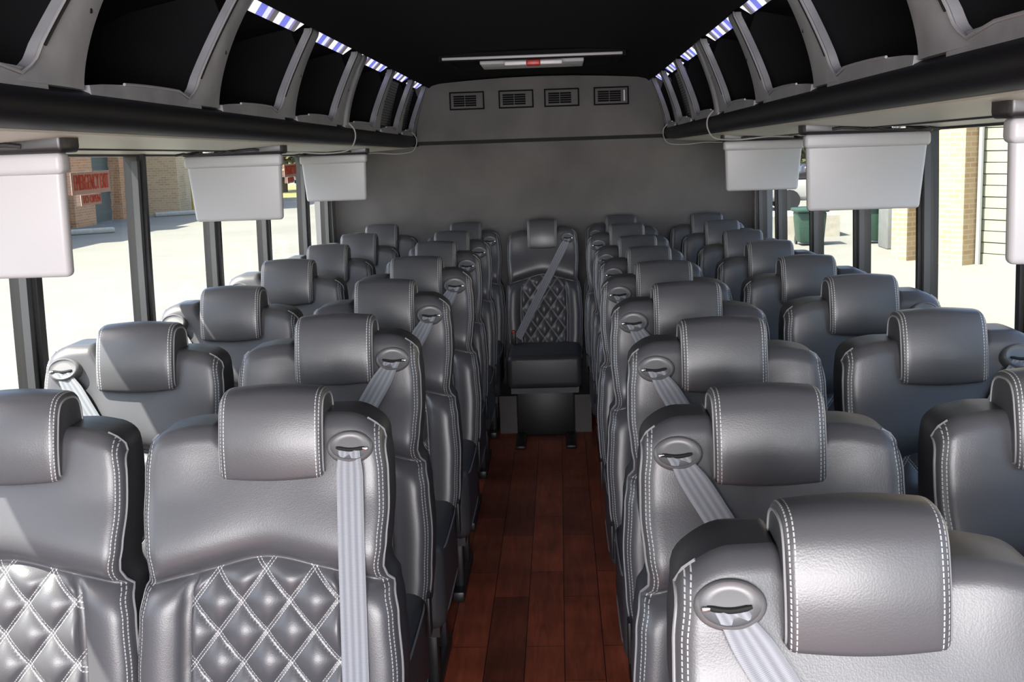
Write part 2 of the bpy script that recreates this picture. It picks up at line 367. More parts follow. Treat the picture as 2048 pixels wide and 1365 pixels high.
for sg in (-1, 1):
    root = empty('luggage_rack', (sg*.95, 3.7, 1.55))
    side = 'left' if sg < 0 else 'right'
    tag(root, 'long overhead luggage rack with grey dividers and black padded rail above the %s windows' % side, 'luggage rack', 'overhead luggage racks')
    off = Vector((-sg*.95, -3.7, -1.55))
    def fin(mb, name, m, par=root, **k):
        mb.v = [v+off for v in mb.v]; return mb.build(name, m, par, **k)
    # padded rail with rounded rear end
    sec = []
    for k in range(24):
        a = 2*PI*k/24; ca, sa = math.cos(a), math.sin(a)
        sec.append((.752-.066*math.copysign(abs(ca)**.7, ca), 1.560+.036*math.copysign(abs(sa)**.8, sa)))
    b = MB(); ys = [-.6, 1, 2, 3, 4, 5, 6, 6.50]+[6.50+.13*math.sin(q*PI/16) for q in range(1, 9)]
    vv = []
    for j, y in enumerate(ys):
        k = 1.0 if j < 8 else math.cos((j-7)*PI/16*.97)
        vv += [T(sg*(.752+(x-.752)*k), y, 1.560+(z-1.560)*k) for x, z in sec]
    n = 24
    b.add(vv, [(i*n+k, i*n+(k+1) % n, (i+1)*n+(k+1) % n, (i+1)*n+k) for i in range(len(ys)-1) for k in range(n)] + [tuple(range(n-1, -1, -1)), tuple((len(ys)-1)*n+k for k in range(n))])
    fin(b, 'padded_rail', M_rail)
    # underside, stepped with a groove
    fin(MB().prism([(sg*.745, 1.520), (sg*.98, 1.506), (sg*.98, 1.53), (sg*.745, 1.55)], -.6, 6.66, fn=T), 'underside_panel', M_cream)
    fin(MB().prism([(sg*.98, 1.502), (sg*.995, 1.502), (sg*1.0, 1.54), (sg*.98, 1.54)], -.6, 6.66, fn=T), 'underside_groove', M_black)
    fin(MB().prism([(sg*1.0, 1.508), (sg*1.18, 1.503), (sg*1.228, 1.500), (sg*1.235, 1.53), (sg*1.0, 1.53)], -.6, 6.66, fn=T), 'window_header', M_cream)
    # bin floor and tray
    fin(MB().prism([(sg*.74, 1.575), (sg*1.2, 1.56), (sg*1.2, 1.548), (sg*.74, 1.555)], -.6, 6.66, fn=T), 'bin_floor', M_ceiling)
    for i, y in enumerate(DY):
        b = MB(); NZ = 22; vv = []; near = []
        joint = i in (1, 4)
        for k in range(NZ+1):
            h = k/NZ; z = 1.592+.268*h
            yf = y + .135*h**2.0
            if z < 1.645:
                q = (1.645-z)/.053; yn = y-.185-.10*q**2.0
            else: yn = y-.185+.185*(z-1.645)/.215
            X = rx(z)
            near.append((sg*(X-.004), yn, z))
            vv += [T(sg*X, yn, z), T(sg*(X-.006), (yn*3+yf)/4, z), T(sg*(X-.006), (yn+yf*3)/4, z), T(sg*X, yf, z), T(sg*(X+.018), yf, z), T(sg*(X+.018), yn, z)]
        n = 6
        b.add(vv, [(r*n+k, r*n+(k+1) % n, (r+1)*n+(k+1) % n, (r+1)*n+k) for r in range(NZ) for k in range(n)]+[tuple(range(n-1, -1, -1)), tuple(NZ*n+k for k in range(n))])
        # deep wall of the divider, going back into the bin
        wallb = MB().prism([(sg*.72, 1.58), (sg*.68, 1.80), (sg*.70, 1.862), (sg*.90, 1.82), (sg*1.08, 1.74), (sg*1.19, 1.62), (sg*1.19, 1.575)], y-.0, y+.012, fn=T)
        d = fin(b, 'divider', M_rackgrey)
        fin(wallb, 'bin_wall', M_ceiling, d)
        # lip of the bin opening, tube following near edge then running along the rail
        path = [T(*p) for p in reversed(near)]
        yl = (DY[i-1] if i else .3)+.02
        yy = near[0][1]
        path = path[:-1]
        for q in range(3, 11):
            t_ = q/12; Y = y-.15+(yl-y+.15)*t_
            if Y < yy-.02: path.append(T(sg*.696, Y, 1.602+.014*math.sin(PI*(t_*.75+.25))**.7))
        path = path[:-1]; mb = MB().tube(path, .0030, 6); fin(mb, 'opening_trim', M_trimgrey, d)
        mb = MB().tube([(p[0]-sg*.001, p[1]+.008, p[2]-.002) for p in path[:18]], .0028, 6); fin(mb, 'trim_groove', M_slot, d)
        # grey lip strip between dividers
        vv = []
        for q in range(13):
            t_ = q/12; Y = y-.15+(yl-y+.15)*t_; hh = 1.601+.014*math.sin(PI*(t_*.75+.25))**.7
            vv += [T(sg*.697, Y, 1.585), T(sg*.699, Y, hh), T(sg*.715, Y, hh), T(sg*.715, Y, 1.585)]
        b = MB().add(vv, [(r*4+k, r*4+(k+1) % 4, (r+1)*4+(k+1) % 4, (r+1)*4+k) for r in range(12) for k in range(4)]+[(3, 2, 1, 0), (48, 49, 50, 51)])
        fin(b, 'opening_lip', M_rackgrey, d)
        if joint or i == 3 or i == 6:
            b = MB(); vv = []
            for k in range(NZ+1):
                h = k/NZ; z = 1.592+.268*h; Y = y+.014+.135*h**2.0; X = rx(z)
                vv += [T(sg*X, Y, z), T(sg*(X-.006), Y+.01, z), T(sg*(X-.006), Y+.075, z), T(sg*X, Y+.085, z), T(sg*(X+.018), Y+.085, z), T(sg*(X+.018), Y, z)]
            b.add(vv, [(r*n+k, r*n+(k+1) % n, (r+1)*n+(k+1) % n, (r+1)*n+k) for r in range(NZ) for k in range(n)]+[tuple(range(n-1, -1, -1)), tuple(NZ*n+k for k in range(n))])
            if i in (4,): fin(b, 'joint_frame', M_rackgrey, d)
        if 0 < i:
            b = MB(); b.tube([T(sg*(rx(1.72)-.007), y-.015, 1.72), T(sg*(rx(1.72)+.004), y-.015, 1.72)], .005, 10); fin(b, 'screw', M_steel, d)
        if i < len(DY)-1:
            y0, y1 = y+.16, DY[i+1]-.03
            b = MB().prism([(sg*.640, 1.874), (sg*.682, 1.848), (sg*.686, 1.854), (sg*.644, 1.880)], y0, y1, fn=T)
            fin(b, 'led_strip', M_led)
    # perforated nets in the last bins
    for y0, y1 in ((5.50, 5.98), (6.22, 6.6)):
        vv = []; uv = []
        for k in range(9):
            z = 1.60+.24*k/8; x = rx(z)+.05
            vv += [Vector(T(sg*x, y0, z))+off, Vector(T(sg*x, y1, z))+off]; uv += [(y0, z), (y1, z)]
        o = obj('net_panel', vv, [(2*k, 2*k+1, 2*k+3, 2*k+2) for k in range(8)], M_net, root, uvs={'UVMap': uv})

# ------------------------------------------------------------------ flip-down monitors
def monitor(sg, y, xin, w, h, label):
    r = empty('flip_down_monitor', (sg*(xin+w/2), y, 1.495+tz(y)))
    tag(r, label, 'monitor', 'flip-down monitors under the luggage racks')
    def tp(x, yy, z):      # taper towards the bottom, outer side more
        k = min(1, max(0, (-z-.03)/h)); inner = (x*sg < 0)
        return (x*(1-(.05 if inner else .11)*k), yy+.012*k, z)
    hw = w/2
    MB().rbox(-hw+.006, hw-.006, 0, .030, -h, -.03, .011, 4, fn=tp).build('back_case', M_case, r)
    MB().rbox(-hw, hw, -.010, .034, -.044, -.004, .011, 4).build('hinge_cover', M_case, r)
    mt = MB().rbox(-hw-.004, hw+.006, -.014, .07, -.006, .034, .009, 3, fn=lambda x, yy, z: ((x if z > -2 else x)*-sg, yy, -.006+(z+.006)*(.30+.70*sm(.45, 1.0, (x+hw)/w)+(.25*sm(.93, 1, (x+hw)/w))))).build('ceiling_mount', M_mount, r)
    # black cable bundle lying along the top edge
    pts = [(sg*(hw+.02-(hw*1.7)*t/10), -.018-.004*math.sin(t), .0+.012*t/10+.004*math.sin(t*2.4)) for t in range(11)]
    MB().tube(pts, .0045, 6).build('cable', M_black, mt)
    MB().rbox(sg*hw*.45-.02, sg*hw*.45+.02, -.026, -.010, .004, .014, .003, 2).build('latch', M_chrome, mt)
    return r
monitor(-1, 2.12, .80, .325, .235, 'light grey flip-down monitor cut off by the left edge of the photo')
monitor(-1, 3.82, .80, .323, .220, 'middle one of the three flip-down monitors on the left, beside the thick window pillar')
monitor(-1, 5.52, .80, .318, .220, 'rearmost flip-down monitor on the left, next to the grey rear wall')
monitor(1, 1.86, .80, .34, .235, 'light grey flip-down monitor cut off by the right edge of the photo')
monitor(1, 3.38, .80, .352, .222, 'middle one of the three flip-down monitors on the right, in front of the garage doors')
monitor(1, 5.02, .80, .335, .215, 'rearmost flip-down monitor on the right, next to the grey rear wall')
# thin looping wires
def wire(pts, lab, r=.0028):
    ps = []
    P = [Vector(p) for p in pts]; P = [P[0]]+P+[P[-1]]
    for i in range(1, len(P)-2):
        for k in range(8):
            t = k/8; a, b, c, d = P[i-1], P[i], P[i+1], P[i+2]
            ps.append(.5*((2*b)+(c-a)*t+(2*a-5*b+4*c-d)*t*t+(3*b-3*c+d-a)*t**3))
    ps.append(P[-2]); o = MB().tube(ps, r, 6).build('loose_wire', M_wire); tag(o, lab, 'wire', 'thin loose wires looping below the racks')
def loop(sg, y, lab):
    z = tz(y)
    wire([(sg*.696, y, 1.605+z), (sg*.675, y+.01, 1.575+z), (sg*.675, y-.0, 1.535+z), (sg*.70, y-.03, 1.50+z), (sg*.78, y-.08, 1.492+z), (sg*.88, y-.12, 1.500+z), (sg*.97, y-.15, 1.497+z)], lab)
loop(-1, 4.50, 'thin grey wire looping under the left rack near the rearmost monitor')
loop(-1, 6.45, 'thin grey wire hanging from the rear end of the left rack')
loop(1, 4.55, 'thin grey wire looping under the right rack above the rearmost monitor')
loop(1, 6.45, 'thin grey wire hanging from the rear end of the right rack')

# ------------------------------------------------------------------ roof hatch, rear vents, decals
r = empty('roof_hatch', (0, 5.50, 1.905+tz(5.5)))
tag(r, 'rectangular roof escape hatch with silver rim in the black ceiling', 'roof hatch')
b = MB()
b.box(-.40, .40, -.40, -.37, -.035, 0); b.box(-.40, .40, .37, .40, -.018, 0); b.box(-.40, -.37, -.37, .37, -.022, 0); b.box(.37, .40, -.37, .37, -.022, 0)
b.build('rim', M_ceiling, r)
MB().rbox(-.385, .385, -.412, -.398, -.030, -.018, .003).build('front_edge_trim', mat('satin_trim', (.35, .34, .35), .4), r)
MB().rbox(-.25, .23, .0, .28, -.026, -.006, .007, fn=lambda x, y, z: (x, y, z-.006*(y > .1))).build('inner_panel', mat('pale_hatch_plastic', (.65, .65, .66), .35), r)
hd = MB().rbox(-.13, .13, -.14, -.10, -.042, -.022, .006).build('handle', mat('white_handle_plastic', (.8, .76, .78), .35), r)
MB().rbox(-.032, .032, -.147, -.093, -.046, -.018, .006).build('red_latch', M_red, hd)
vx = [-.405, -.128, .128, .405]
vl = ['leftmost', 'second from the left', 'third from the left', 'rightmost']
for i, x in enumerate(vx):
    zc = 1.775+tz(6.68)+.0
    r = empty('air_vent', (x, 6.678, zc)); tag(r, 'rectangular air vent in the grey rear panel, %s of the four' % vl[i], 'vent', 'air vents in the rear panel')
    b = MB()
    for (x0, x1, z0, z1) in ((-.098, .098, .042, .050), (-.098, .098, -.050, -.042), (-.098, -.090, -.042, .042), (.090, .098, -.042, .042)): b.box(x0, x1, -.008, .02, z0, z1)
    b.build('frame', M_vent, r)
    MB().box(-.090, .090, -.002, .02, -.042, .042).build('face_plate', M_fabric, r)
    b = MB()
    for k in range(5):
        for j in range(2): b.box(-.075+.066*j, -.013+.066*j, -.006, .0, -.031+.0125*k, -.0215+.0125*k)
    b.build('grille', M_vent, r)
    if i == 3: MB().box(.068, .076, -.010, .0, -.03, .03).build('adjuster', M_trimgrey, r)
def text(s, size, loc, rot, m, parent, name='lettering', ext=.0008, scx=1):
    cu = bpy.data.curves.new(name, 'FONT'); cu.body = s; cu.size = size; cu.align_x = 'CENTER'; cu.align_y = 'CENTER'; cu.extrude = ext
    o = bpy.data.objects.new(name, cu); C.objects.link(o); dg = bpy.context.evaluated_depsgraph_get()
    me = bpy.data.meshes.new_from_object(o.evaluated_get(dg)); bpy.data.objects.remove(o)
    o = bpy.data.objects.new(name, me); me.materials.clear(); me.materials.append(m); link(o, parent)
    o.location = loc; o.rotation_euler = rot; o.scale = (scx, 1, 1); return o
M_decal = mat('pale_pink_decal_film', (.75, .50, .45), .5); M_redink = mat('red_orange_ink', (.70, .09, .04), .5)
def decal(y0, y1, zt, lab):
    yc = (y0+y1)/2; zc = zt-.03; X = -(wx(zc)+.022)
    r = empty('exit_decal', (X, yc, zc+tz(yc))); tag(r, lab, 'sign', 'emergency exit decals on the left windows')
    w = y1-y0; h = .062
    MB().box(-.001, .0, -w/2, w/2, -h/2, h/2).build('backing', M_decal, r)
    text('EMERGENCY EXIT', .062, (.002, 0, 0), (PI/2, 0, PI/2), M_redink, r, scx=w/.56)
    MB().box(-.001, .0, -w*.30, w*.22, -h/2-.032, -h/2-.001).build('lower_backing', M_decal, r)
    text('TO OPEN', .03, (.002, -w*.04, -h/2-.016), (PI/2, 0, PI/2), M_redink, r)
decal(3.18, 3.46, 1.452, 'red emergency exit decal on the left window nearest the camera')
decal(5.70, 5.97, 1.455, 'small red emergency exit decal on the left window between the two rear monitors')

# ------------------------------------------------------------------ seats
ZB = .40
KN = [(.36, .215), (.42, .235), (.50, .243), (.60, .247), (.70, .241), (.745, .234), (.775, .218), (.79, .217), (.83, .223), (.89, .228), (.95, .227), (1.0, .222), (1.06, .216)]
KN = [(a_, b_*.963) for a_, b_ in KN]
def H(z):
    for (a, p), (b_, q) in zip(KN, KN[1:]):
        if z <= b_: return p+(q-p)*sm(a, b_, z)
    return KN[-1][1]
def zcr(s): return .795 - .040*abs(s)**1.6 + .010*math.exp(-(s/.35)**2)
def back_pt(s, z, ztop, g, quilt=True):
    """front surface: returns x,y"""
    hw = H(z); x = s*hw; y = .020+(z-1.0)*.17
    zc = zcr(s); a = abs(s)
    if z >= zc:
        h = z-zc; y -= .046*(1-math.exp(-h/.020))*math.exp(-(h/.165)**2)*(1-.25*math.exp(-((s)/.5)**2)) 
        y -= .010*sm(.90, 1.0, z)*sm(.25, .80, a)
    else:
        h = zc-z; rise = 1-math.exp(-h/.016)
        if a < .60:
            y -= .012*rise
            if quilt:
                A = x/QX+(z-QC)/QZ; B = x/QX-(z-QC)/QZ
                y -= .017*rise*(abs(math.sin(PI*A))*abs(math.sin(PI*B)))**.55*sm(0, .05, .60-a)
        else:
            y -= rise*(.012+.026*math.sin(PI*(a-.60)/.46)**.6 if a > .60 else 0)
    d1 = hw*(1-a); d2 = max(0, ztop-z); R = .026
    for d in (d1, d2):
        if d < R: y += R-math.sqrt(max(0, R*R-(R-d)**2))
    return x, y
def ztop(s, g):
    a = abs(s); gs = (s*g > 0)
    if a < .36: z = 1.022
    elif gs: z = 1.022+.032*sm(.36, .50, a)-.012*sm(.72, .95, a)
    else: z = 1.022+.014*sm(.36, .46, a)-.010*sm(.60, .95, a)
    c = .82
    if a > c: z -= .036*(1-math.sqrt(max(0, 1-((a-c)/(1-c))**2)))
    return z
def ss():
    L = []
    for k in range(0, 12): L.append(1-.40*(1-math.cos(PI*k/11))/2 if False else 1-.40*(k/11)**1.5)
    pos = sorted(set(L)); mid = [-.60+1.2*k/56 for k in range(57)]
    return [-p for p in reversed(pos)][:-1]+mid+pos[1:]
SS = ss()
def make_back(g, root):
    NL, NU = 72, 34; cols = []
    for s in SS:
        zt = ztop(s, g); zc = zcr(s); col = []
        for k in range(NL+1): col.append(ZB+(zc-ZB)*(1-(1-k/NL)**1.15))
        for k in range(1, NU+1):
            t = k/NU; t = 1-(1-t)**1.5; col.append(zc+(zt-zc)*t)
        cols.append((s, zt, col))
    nr = NL+NU+1; V = []; UV = []; E = []
    for s, zt, col in cols:
        for k, z in enumerate(col):
            x, y = back_pt(s, z, zt, g); V.append((x, y, z)); UV.append((x, z))
            d = H(z)*(1-abs(s))
            E.append((max(d, .0)+.0004, z))
    nc = len(cols); F = []; MI = []
    idx = lambda c, r_: c*nr+r_
    for c in range(nc-1):
        q = abs((cols[c][0]+cols[c+1][0])/2) < .60
        for r_ in range(nr-1):
            F.append((idx(c, r_), idx(c+1, r_), idx(c+1, r_+1), idx(c, r_+1))); MI.append(1 if (q and r_ < NL) else 0)
    # boundary loop, side panel and back
    loop_ = [idx(0, r_) for r_ in range(nr)] + [idx(c, nr-1) for c in range(1, nc)] + [idx(nc-1, r_) for r_ in range(nr-2, -1, -1)] + [idx(c, 0) for c in range(nc-2, 0, -1)]
    n = len(loop_); base = len(V); bnd = [V[i] for i in loop_]
    cx, cz = 0, .72
    prof = [(0, 0), (.0, .03), (.0, .075), (.010, .094), (.03, .104)]
    for j, (ins, dep) in enumerate(prof):
        for (x, y, z) in bnd:
            k = 1-ins*3.2; yb = .046+(z-1.0)*.17
            if j: pass
            V.append((x*k, yb+dep if j else y, cz+(z-cz)*(1-ins*1.4))); UV.append((x, z)); E.append((5, 0))
    for j in range(len(prof)-1):
        for i in range(n):
            a = base+j*n+i; b_ = base+j*n+(i+1) % n; F.append((a, a+n, b_+n, b_)); MI.append(2)
    F.append(tuple(base+(len(prof)-1)*n+i for i in range(n))); MI.append(2)
    o = obj('backrest', V, F, None, root, True, {'UVMap': UV, 'edge': E}, MI, [M_leather, M_quilt, M_side])
    pp = [Vector(bnd[i])+Vector((0, -.001, 0)) for i in range(0, nr*2+nc-2)]
    nk = nr+5
    MB().tube(pp[:nk:2], .0026, 6).build('piping', M_pipe, o); MB().tube(pp[-nk::2], .0026, 6).build('piping', M_pipe, o)
    return o
def make_head(root, h=.090):
    P = [(-.016, .949), (-.023, .962), (-.022, 1.0), (-.017, 1.03), (-.010, 1.056), (-.003, 1.074), (.007, 1.088), (.020, 1.096), (.044, 1.100), (.080, 1.096), (.104, 1.082), (.114, 1.055), (.118, 1.02), (.117, .97), (.108, .952), (.06, .948), (.02, .948)]
    # resample smoothly
    Q = []
    n = len(P)
    for i in range(n):
        a, b_, c, d = [Vector((*P[(i+k) % n], 0)) for k in (-1, 0, 1, 2)]
        for k in range(4):
            t = k/4; q = .5*((2*b_)+(c-a)*t+(2*a-5*b_+4*c-d)*t*t+(3*b_-3*c+d-a)*t**3); Q.append((q.x, q.y))
    m = len(Q); cyy, czz = .052, 1.024
    xs = [(-h, .012), (-h+.0015, .005), (-h+.005, .0015), (-h+.010, 0), (-h+.02, -.001)]+[(-h+.02+(2*h-.04)*k/12, -.004*math.sin(PI*k/12)-.001) for k in range(1, 12)]+[(h-.02, -.001), (h-.010, 0), (h-.005, .0015), (h-.0015, .005), (h, .012)]
    V = []; E = []; arc = 0
    arcs = [0]
    for i in range(m): arcs.append(arcs[-1]+math.dist(Q[i], Q[(i+1) % m]))
    for x, ins in xs:
        for i, (y, z) in enumerate(Q):
            dv = Vector((y-cyy, z-czz)); l = dv.length; dv *= (l-ins)/l
            V.append((x, cyy+dv.x, czz+dv.y)); E.append((max(0, h-abs(x))+.0035, arcs[i]))
    F = [(r_*m+k, (r_+1)*m+k, (r_+1)*m+(k+1) % m, r_*m+(k+1) % m) for r_ in range(len(xs)-1) for k in range(m)]; MI = [0]*len(F)
    F += [tuple(range(m)), tuple((len(xs)-1)*m+k for k in range(m-1, -1, -1))]; MI += [1, 1]
    o = obj('headrest', V, F, None, root, True, {'UVMap': E, 'edge': E}, MI, [M_leather, M_side])
    sharp(o, 50)
    for sgn in (0, len(xs)-1):
        MB().tube([V[sgn*m+k] for k in range(0, m)], .0022, 6, closed=True).build('piping', M_pipe, o)
    return o
def surf_y(x, z, g):
    s = max(-1, min(1, x/H(z))); return back_pt(s, z, ztop(s, g), g, False)[1]
def make_guide(g, root):
    c = Vector((g*.158, 0, 1.002)); c.y = surf_y(c.x, .992, g)-.007
    R = Matrix.Rotation(math.radians(-24), 3, 'X') @ Matrix.Rotation(g*.10, 3, 'Z')
    b = MB(); rings = [(.0, -.003), (.55, -.0035), (.82, -.003), (.90, -.006), (1.0, -.004), (1.06, .004), (1.08, .022)]
    n = 32; v = [c+R@Vector((0, -.003, 0))]
    for rr, dy in rings[1:]:
        for k in range(n):
            a = 2*PI*k/n; v.append(c+R@Vector((.0385*rr*math.cos(a), dy, .027*rr*math.sin(a))))
    f = [(0, 1+(k+1) % n, 1+k) for k in range(n)]
    for j in range(len(rings)-2):
        for k in range(n): a = 1+j*n+k; b_ = 1+j*n+(k+1) % n; f.append((a, b_, b_+n, a+n))
    b.add(v, f); o = b.build('belt_guide', M_guide, root, ang=60)
    pts = [c+R@Vector((g*(-.024+.05*t/8), -.0045, -.003-.004*math.sin(PI*t/8))) for t in range(9)]
    MB().tube(pts, [.0022]+[.0036]*7+[.0022], 8).build('slot', M_slot, o)
    tip = c+R@Vector((g*.027, -.006, -.005)); MB().rbox(tip.x-.005, tip.x+.005, tip.y-.002, tip.y+.002, tip.z-.0025, tip.z+.0025, .0015, 2).build('slot_tip', M_chrome, o)
    return c+R@Vector((-g*.001, -.006, -.008))
def make_belt(g, root, start, straight=False):
    x0, z0 = start.x, start.z; x1, z1 = (-g*.165, .47)
    if straight: x1 = x0+g*.004
    NB = 60; pts = []
    for k in range(NB+1):
        t = k/NB; x = x0+(x1-x0)*t; z = z0+(z1-z0)*t
        ym = min(surf_y(x+dx, z, g) for dx in (-.022, 0, .022)); pts.append([t, ym-.004])
    pts[0][1] = start.y
    # taut: lower hull towards the camera
    hull = []
    for p in pts:
        while len(hull) >= 2 and (hull[-1][0]-hull[-2][0])*(p[1]-hull[-2][1])-(hull[-1][1]-hull[-2][1])*(p[0]-hull[-2][0]) <= 0: hull.pop()
        hull.append(p)
    def hy(t):
        for a, b_ in zip(hull, hull[1:]):
            if t <= b_[0]+1e-9: return a[1]+(b_[1]-a[1])*(t-a[0])/(b_[0]-a[0])
        return hull[-1][1]
    d = Vector((x1-x0, 0, z1-z0)).normalized(); side = Vector((-d.z, 0, d.x)); side = side if side.x > 0 else -side
    V = []; UV = []; L = math.hypot(x1-x0, z1-z0)
    for k in range(NB+1):
        t = k/NB; wd = .0235*(.80+.20*sm(0, .08, t)); sd = (Vector((1, 0, -.05*g))*(1-sm(0, .16, t))+side*sm(0, .16, t)).normalized()
        c = Vector((x0+(x1-x0)*t, hy(t), z0+(z1-z0)*t))
        for q in range(7):
            e = -1+2*q/6; V.append(c+sd*wd*e+Vector((0, -.0012*math.sin((e+1)*PI*1.5)*(1-t), 0))); UV.append(((e+1)/2, t*L))
    for k in range(NB+1):
        for q in range(7): V.append(V[k*7+q]+Vector((0, .0016, 0))); UV.append(UV[k*7+q])
    nb = (NB+1)*7; F = []
    for k in range(NB):
        for q in range(6):
            a = k*7+q; F += [(a, a+7, a+8, a+1), (nb+a, nb+a+1, nb+a+8, nb+a+7)]
        a = k*7; F += [(a, nb+a, nb+a+7, a+7), (a+6, a+13, nb+a+13, nb+a+6)]
    o = obj('seat_belt', V, F, M_belt, root, True, {'UVMap': UV}); return sharp(o, 60)
def make_seat(g, straight=False, name='bus_seat', bench=False):
    root = empty(name, (0, 0, 0))
    make_back(g, root); make_head(root); st = make_guide(g, root); make_belt(g, root, st, straight)
    yb = -.085
    def cf(x, y, z):
        k = (1-(x/.25)**2)*(1-((y+.30)/.28)**2); return (x, y, z+.016*max(0, k) if z > .40 else z)
    bm = bmesh.new(); bmesh.ops.create_grid(bm, x_segments=1, y_segments=1, size=1); bm.free()
    cu = MB().rbox(-.222, .222, -.50, -.06, .265 if bench else .225, .438 if bench else .462, .035, 5, fn=cf).build('seat_cushion', M_side, root, ang=80)
    for z in ((.415,) if bench else (.262, .440)):
        pts = []
        for k in range(48):
            a = 2*PI*k/48; ca, sa = math.cos(a), math.sin(a)
            pts.append((.223*math.copysign(abs(ca)**.28, ca), -.28+.221*math.copysign(abs(sa)**.28, sa), z))
        MB().tube(pts, .0026, 5, closed=True).build('piping', M_pipe, cu)
    fr = MB(); fr.box(-.20, .20, -.46, -.05, .195+.04*bench, .235+.04*bench)
    fr.build('seat_frame', M_steel, root)
    if bench:
        MB().rbox(-.172, .172, -.42, -.06, .0, .24, .01, 2).build('pedestal_box', M_black, root)
        for x in (-.145, .145): MB().rbox(x-.03, x+.03, -.70, -.42, 0, .02, .008, 2).build('foot', M_black, root)
    else:
        for x in (-.17, .17):
            lg = MB(); lg.rbox(x-.015, x+.015, -.40, -.36, .03, .21, .006, 2); lg.rbox(x-.015, x+.015, -.16, -.12, .03, .21, .006, 2); lg.rbox(x-.02, x+.02, -.46, -.06, 0, .035, .006, 2)
            lg.build('leg', M_steel, root)
    bk = MB().rbox(-g*.19-.014, -g*.19+.014, -.17, -.145, .445, .515, .005, 2).build('buckle', M_black, root)
    MB().rbox(-g*.19-.009, -g*.19+.009, -.172, -.150, .508, .519, .002, 2).build('release_button', M_red, bk)
    # strap hanging beside the cushion with a metal tongue
    MB().rbox(g*.232-.004, g*.232+.004, -.14, -.10, .37, .465, .003, 2).build('anchor_strap', M_black, root)
    return root
def copy_tree(o, parent=None):
    c = o.copy(); C.objects.link(c)
    if parent: c.parent = parent
    for ch in o.children: copy_tree(ch, c)
    return c
protoR = make_seat(+1); protoL = make_seat(-1); protoS = make_seat(+1, True); protoW = make_seat(-1, True)
used = set()
ordn = ['first', 'second', 'third', 'fourth', 'fifth', 'sixth', 'seventh', 'eighth', 'ninth']
GRP = 'charcoal leather bus seats'
def put(proto, x, y, z, w, lab):
    if proto.name in used: o = copy_tree(proto)
    else: o = proto; used.add(proto.name)
    sh = .014 if x > 0 else -.027
    k = max(.93, min(1.0, w/.19)); o.location = (x+sh, y, 0); o.scale = (k, 1, z/1.10)
    for ch in o.children:
        if ch.name.startswith('headrest'): ch.scale = (1 if k < 1 else min(1.03, w/.19), 1, 1); ch.location.x = -sh+(.007 if x > 0 else -.008)
    tag(o, lab, 'seat', GRP); return o
# column data: x, y, headrest top, headrest width
LA = [(-.407, 1.98, 1.090, .192), (-.432, 2.70, 1.114, .192), (-.418, 3.42, 1.113, .185), (-.411, 4.14, 1.112, .192), (-.414, 4.86, 1.106, .178), (-.412, 5.59, 1.094, .175), (-.402, 6.31, 1.086, .173)]
LW = [(-.880, 1.98, 1.092, .194), (-.909, 2.70, 1.107, .197), (-.882, 3.42, 1.106, .188), (-.878, 4.14, 1.115, .192), (-.873, 4.86, 1.106, .178), (-.866, 5.59, 1.095, .179), (-.863, 6.31, 1.089, .180)]
RA = [(.421, 1.23, 1.098, .187), (.432, 1.89, 1.090, .192), (.450, 2.55, 1.105, .196), (.441, 3.20, 1.108, .194), (.436, 3.86, 1.100, .194), (.436, 4.51, 1.091, .173), (.435, 5.17, 1.081, .176), (.425, 5.82, 1.090, .181), (.430, 6.48, 1.090, .173)]
RW = [(.905, 1.23, 1.095, .19), (.918, 1.89, 1.107, .187), (.927, 2.55, 1.112, .195), (.921, 3.20, 1.115, .198), (.910, 3.86, 1.106, .187), (.902, 4.51, 1.101, .181), (.900, 5.17, 1.092, .172), (.897, 5.82, 1.091, .175), (.904, 6.48, 1.087, .180)]
for i, d in enumerate(LA):
    lab = 'grey leather seat left of the aisle, %s row from the camera' % ordn[i] + (', belt hanging straight' if i == 0 else '')
    put(protoS if i == 0 else protoR, *d, lab)
for i, d in enumerate(LW):
    put(protoW if i == 0 else protoL, *d, 'grey leather window seat in the left-hand column, %s row from the camera' % ordn[i])
for i, d in enumerate(RA):
    put(protoL, *d, 'grey leather seat on the right of the aisle, %s row from the camera' % ordn[i])
for i, d in enumerate(RW):
    put(protoR, *d, 'grey leather window seat in the right-hand column, %s row from the camera' % ordn[i])
ctr = make_seat(+1, bench=True)
used.add(ctr.name)
ctr.location = (0.002, 6.32, 0); ctr.scale = (.87, 1, 1.091/1.10)
tag(ctr, 'single dark leather seat at the rear end of the aisle, on a black pedestal box', 'seat', GRP)

tag(MB().box(-.24, .24, 5.96, 6.74, 0, .20).build('trim_60', M_fabric), kind='structure')
# ------------------------------------------------------------------ outside
G = -.9
tag(MB().box(-60, 60, -20, 90, G-.1, G).build('ground', M_asph), kind='structure')
